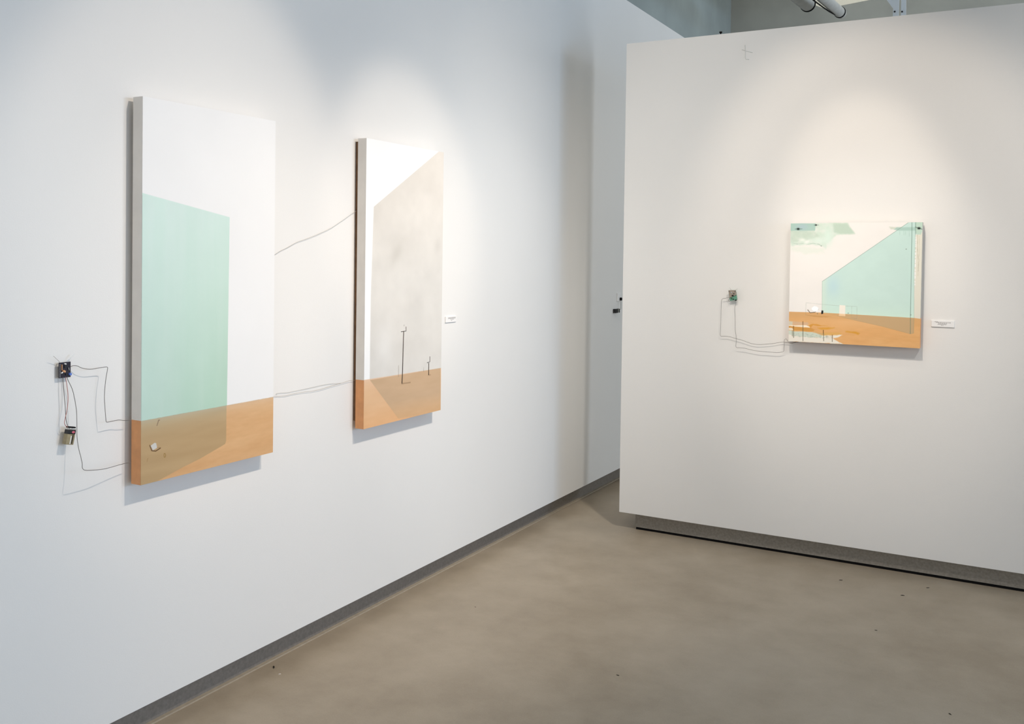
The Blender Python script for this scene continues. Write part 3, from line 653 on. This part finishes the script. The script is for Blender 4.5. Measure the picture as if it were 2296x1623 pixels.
# ------------------------------------------------------------------ second board, on the partition
bp = D['board2']; ctr = [sum(p[i] for p in bp)/4 for i in range(3)]
t = thing('circuit_board', 'small grey and green circuit board pinned to the partition left of square painting', 'circuit board', (ctr[0], PY, ctr[2]))
def L2(p): return (p[0]-ctr[0], p[2]-ctr[2])
MB().prism([L2(p) for p in bp], 1, -.0235, -.021).build('board', M_pcbgreen, t)
q = [L2(p) for p in bp]; low = lambda a, b, f: (a[0]+(b[0]-a[0])*f, a[1]+(b[1]-a[1])*f)
MB().prism([q[0], q[1], low(q[1], q[2], .5), low(q[0], q[3], .72)], 1, -.0275, -.0236).build('shield_can', M_tin, t)
for (x, z, sx, sz, d, mt, nm) in ((.000, -.002, .010, .006, .006, M_black, 'chip'), (.003, -.021, .005, .005, .003, M_black, 'chip'), (-.008, .014, .006, .006, .006, M_silver, 'capacitor'), (.006, .008, .007, .004, .006, M_blackp, 'chip'), (.013, .020, .004, .004, .005, M_blackp, 'screw'), (-.020, .019, .004, .004, .005, M_blackp, 'screw'), (-.006, -.018, .006, .006, .003, mat('dark_green_part', (62, 84, 60), .4), 'chip'), (.017, -.0255, .010, .005, .006, M_black, 'connector')):
    MB().box(x-sx/2, x+sx/2, -.0235-d, -.0235, z-sz/2, z+sz/2, bev=.0006).build(nm, mt, t)
MB().tube([(-.018, -.022, -.020), (-.022, -.026, -.028), (-.019, -.028, -.0335), (-.013, -.025, -.031)], .0011, 6, 4).build('wire_loop', M_wire, t)
for x, z in ((-.016, .016), (.013, .016), (.014, -.018), (-.014, -.018)): MB().cyl((x, 0, z), (x, -.0215, z), .0012, n=8).build('standoff', M_silver, t)
for a, b in (((-.012, .024), (-.024, .040)), ((.008, .024), (.018, .037))): MB().tube([(a[0], -.004, a[1]), (b[0], -.003, b[1])], .0005, 5, 1).build('support_pin', M_wiregrey, t)

# ------------------------------------------------------------------ half hidden pieces in the gap
gp = D['gapplate']
t = thing('wall_plate', 'pale switch plate with a black plug on left wall behind the partition edge', 'plate', (0, 5.925, 1.278))
MB().box(0, .008, -.028, .034, -.028, .028, bev=.002).build('plate', M_card, t)
MB().box(.008, .022, .006, .020, -.022, -.002, bev=.002).build('plug', M_black, t)
MB().tube([(.016, .010, -.018), (.017, .008, -.04), (.018, .006, -.075), (.02, .0, -.080), (.02, -.034, -.079)], .0012, 6, 4).build('cord', M_wire, t)
ga, gb = D['gapbatt']
t = thing('battery', 'small black and silver battery sideways on left wall behind the partition edge', 'battery', (.012, (ga[1]+gb[1])/2+.035, 1.1885))
MB().box(-.011, .010, -.040, .000, -.0135, .0135, bev=.002).build('casing', M_blackp, t)
MB().box(-.0105, .0095, .000, .018, -.0125, .0125, bev=.0015).build('metal_rim', M_silver, t)
MB().box(-.011, .010, .018, .032, -.0135, .0135, bev=.003).build('snap_connector', M_black, t)

# ------------------------------------------------------------------ above and behind the partition
hp = D['hookp'][0]
t = MB().cyl((0, 0, 0), (0, 0, .020), .0035, n=8).cyl((0, 0, .020), (0, 0, .026), .008, n=10).build('screw', M_black)
t.location = (hp[0], PY+.05, 2.751); t['label'] = 'black screw standing on the top edge of the partition'; t['category'] = 'screw'
d1 = Vector((math.sin(.08), math.cos(.08), 0))
def duct(label, end, r, L_, rings):
    e = Vector(end); t = thing('pipe', label, 'pipe', tuple(e))
    MB().cyl(-d1*L_, (0, 0, 0), r, n=64).build('pipe_run', M_duct, t, smooth=False)
    MB().cyl((0, 0, 0), d1*.02, r*.97, r*.8, 48).build('end_cap', M_duct, t)
    for k in rings: MB().cyl(-d1*(k+.018), -d1*k, r*1.10, n=48).build('strap', M_black, t)
    if r < .05: MB().tube([-d1*2.5+Vector((.0, 0, -r-.006)), -d1*1.2+Vector((-.03, 0, -r-.012)), -d1*.3+Vector((-.02, 0, -r-.004)), Vector((0, .03, -r*.4))], .006, 6, 4).build('cable', M_black, t)
    for k in (.5, 1.6): MB().cyl(-d1*k+Vector((0, 0, r)), -d1*k+Vector((0, 0, 5.2-e.z)), .004, n=6).build('hanger_rod', M_blackp, t)
    return t
duct('shorter pale wrapped pipe ending above the partition, left of the two', D['duct1'][0], .062, 2.4, (.0, .9))
duct('longer pale wrapped pipe dipping behind the partition top, right of the two', D['duct2'][0], .045, 2.6, (.04, 1.0))
t = thing('roof_bracket', 'pale blue-white perforated steel bracket rising behind the partition', 'bracket', (1.668, 6.5, 2.9))
MB().prism([(-.045, 0), (-.005, 0), (-.001, .33), (-.052, .36), (-.048, 2.3), (-.078, 2.3), (-.075, .33), (-.036, .27)], 1, -.004, .004).build('vertical_plate', M_bracket, t)
MB().prism([(.012, 0), (.042, 0), (.040, .26), (-.006, 2.3), (-.030, 2.3), (.010, .33)], 1, .006, .014).build('diagonal_plate', M_bracket, t)
MB().box(-.036, .040, -.006, .016, 2.29, 2.3).build('top_plate', M_bracket, t)
for x, z in ((-.03, .335), (-.026, .25), (.018, .245)): MB().cyl((x, -.0065, z), (x, -.003, z), .006, n=8).build('bolt', M_blackp, t)
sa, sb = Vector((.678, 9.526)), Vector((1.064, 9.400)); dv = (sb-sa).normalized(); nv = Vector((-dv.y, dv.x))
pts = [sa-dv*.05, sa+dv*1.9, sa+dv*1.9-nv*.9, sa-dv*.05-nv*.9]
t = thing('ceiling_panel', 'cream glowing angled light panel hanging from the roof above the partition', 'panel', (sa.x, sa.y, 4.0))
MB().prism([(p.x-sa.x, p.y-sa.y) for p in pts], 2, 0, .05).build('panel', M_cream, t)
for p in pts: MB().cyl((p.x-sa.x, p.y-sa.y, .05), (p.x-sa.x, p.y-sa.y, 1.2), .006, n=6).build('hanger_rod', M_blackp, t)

# ------------------------------------------------------------------ debris on the floor
names = ['dark chip on the floor close to the left baseboard, nearest the camera', 'white crumb on the floor beside a dark chip near the left baseboard', 'tiny brown fleck on the open floor before the gap', 'dark speck on the concrete near the middle of the front edge', 'dark curl on the floor left of all others under the partition', 'thin dark sliver on the floor right of the curl, before the partition', 'dark crumb on the floor closest to the partition base', 'faint dark fleck on the open floor right of centre', 'brown fleck on the floor in the near right corner']
for k, (x, y) in enumerate(D['debris']):
    rr = random.Random(k); b_ = bmesh.new(); bmesh.ops.create_icosphere(b_, subdivisions=1, radius=1)
    for v in b_.verts: v.co = Vector((v.co.x*(.011+.006*rr.random()), v.co.y*.0042, max(-.6, v.co.z)*.0025))*(1+.3*rr.random())
    mb = MB(); mb.add(b_); o = mb.build('debris', M_card if k == 1 else M_chip)
    s_ = (.9, .42, .35, .55, .7, .8, .7, .5, .6)[k]; s_ *= .8; o.scale = (s_, s_, s_)
    o.location = (x, y, .0018*s_); o.rotation_euler = (0, 0, (2.4, 1, .2, 0, .4, .3, .6, .2, 2.4)[k])
    o['label'] = names[k]; o['category'] = 'debris'; o['kind'] = 'thing'
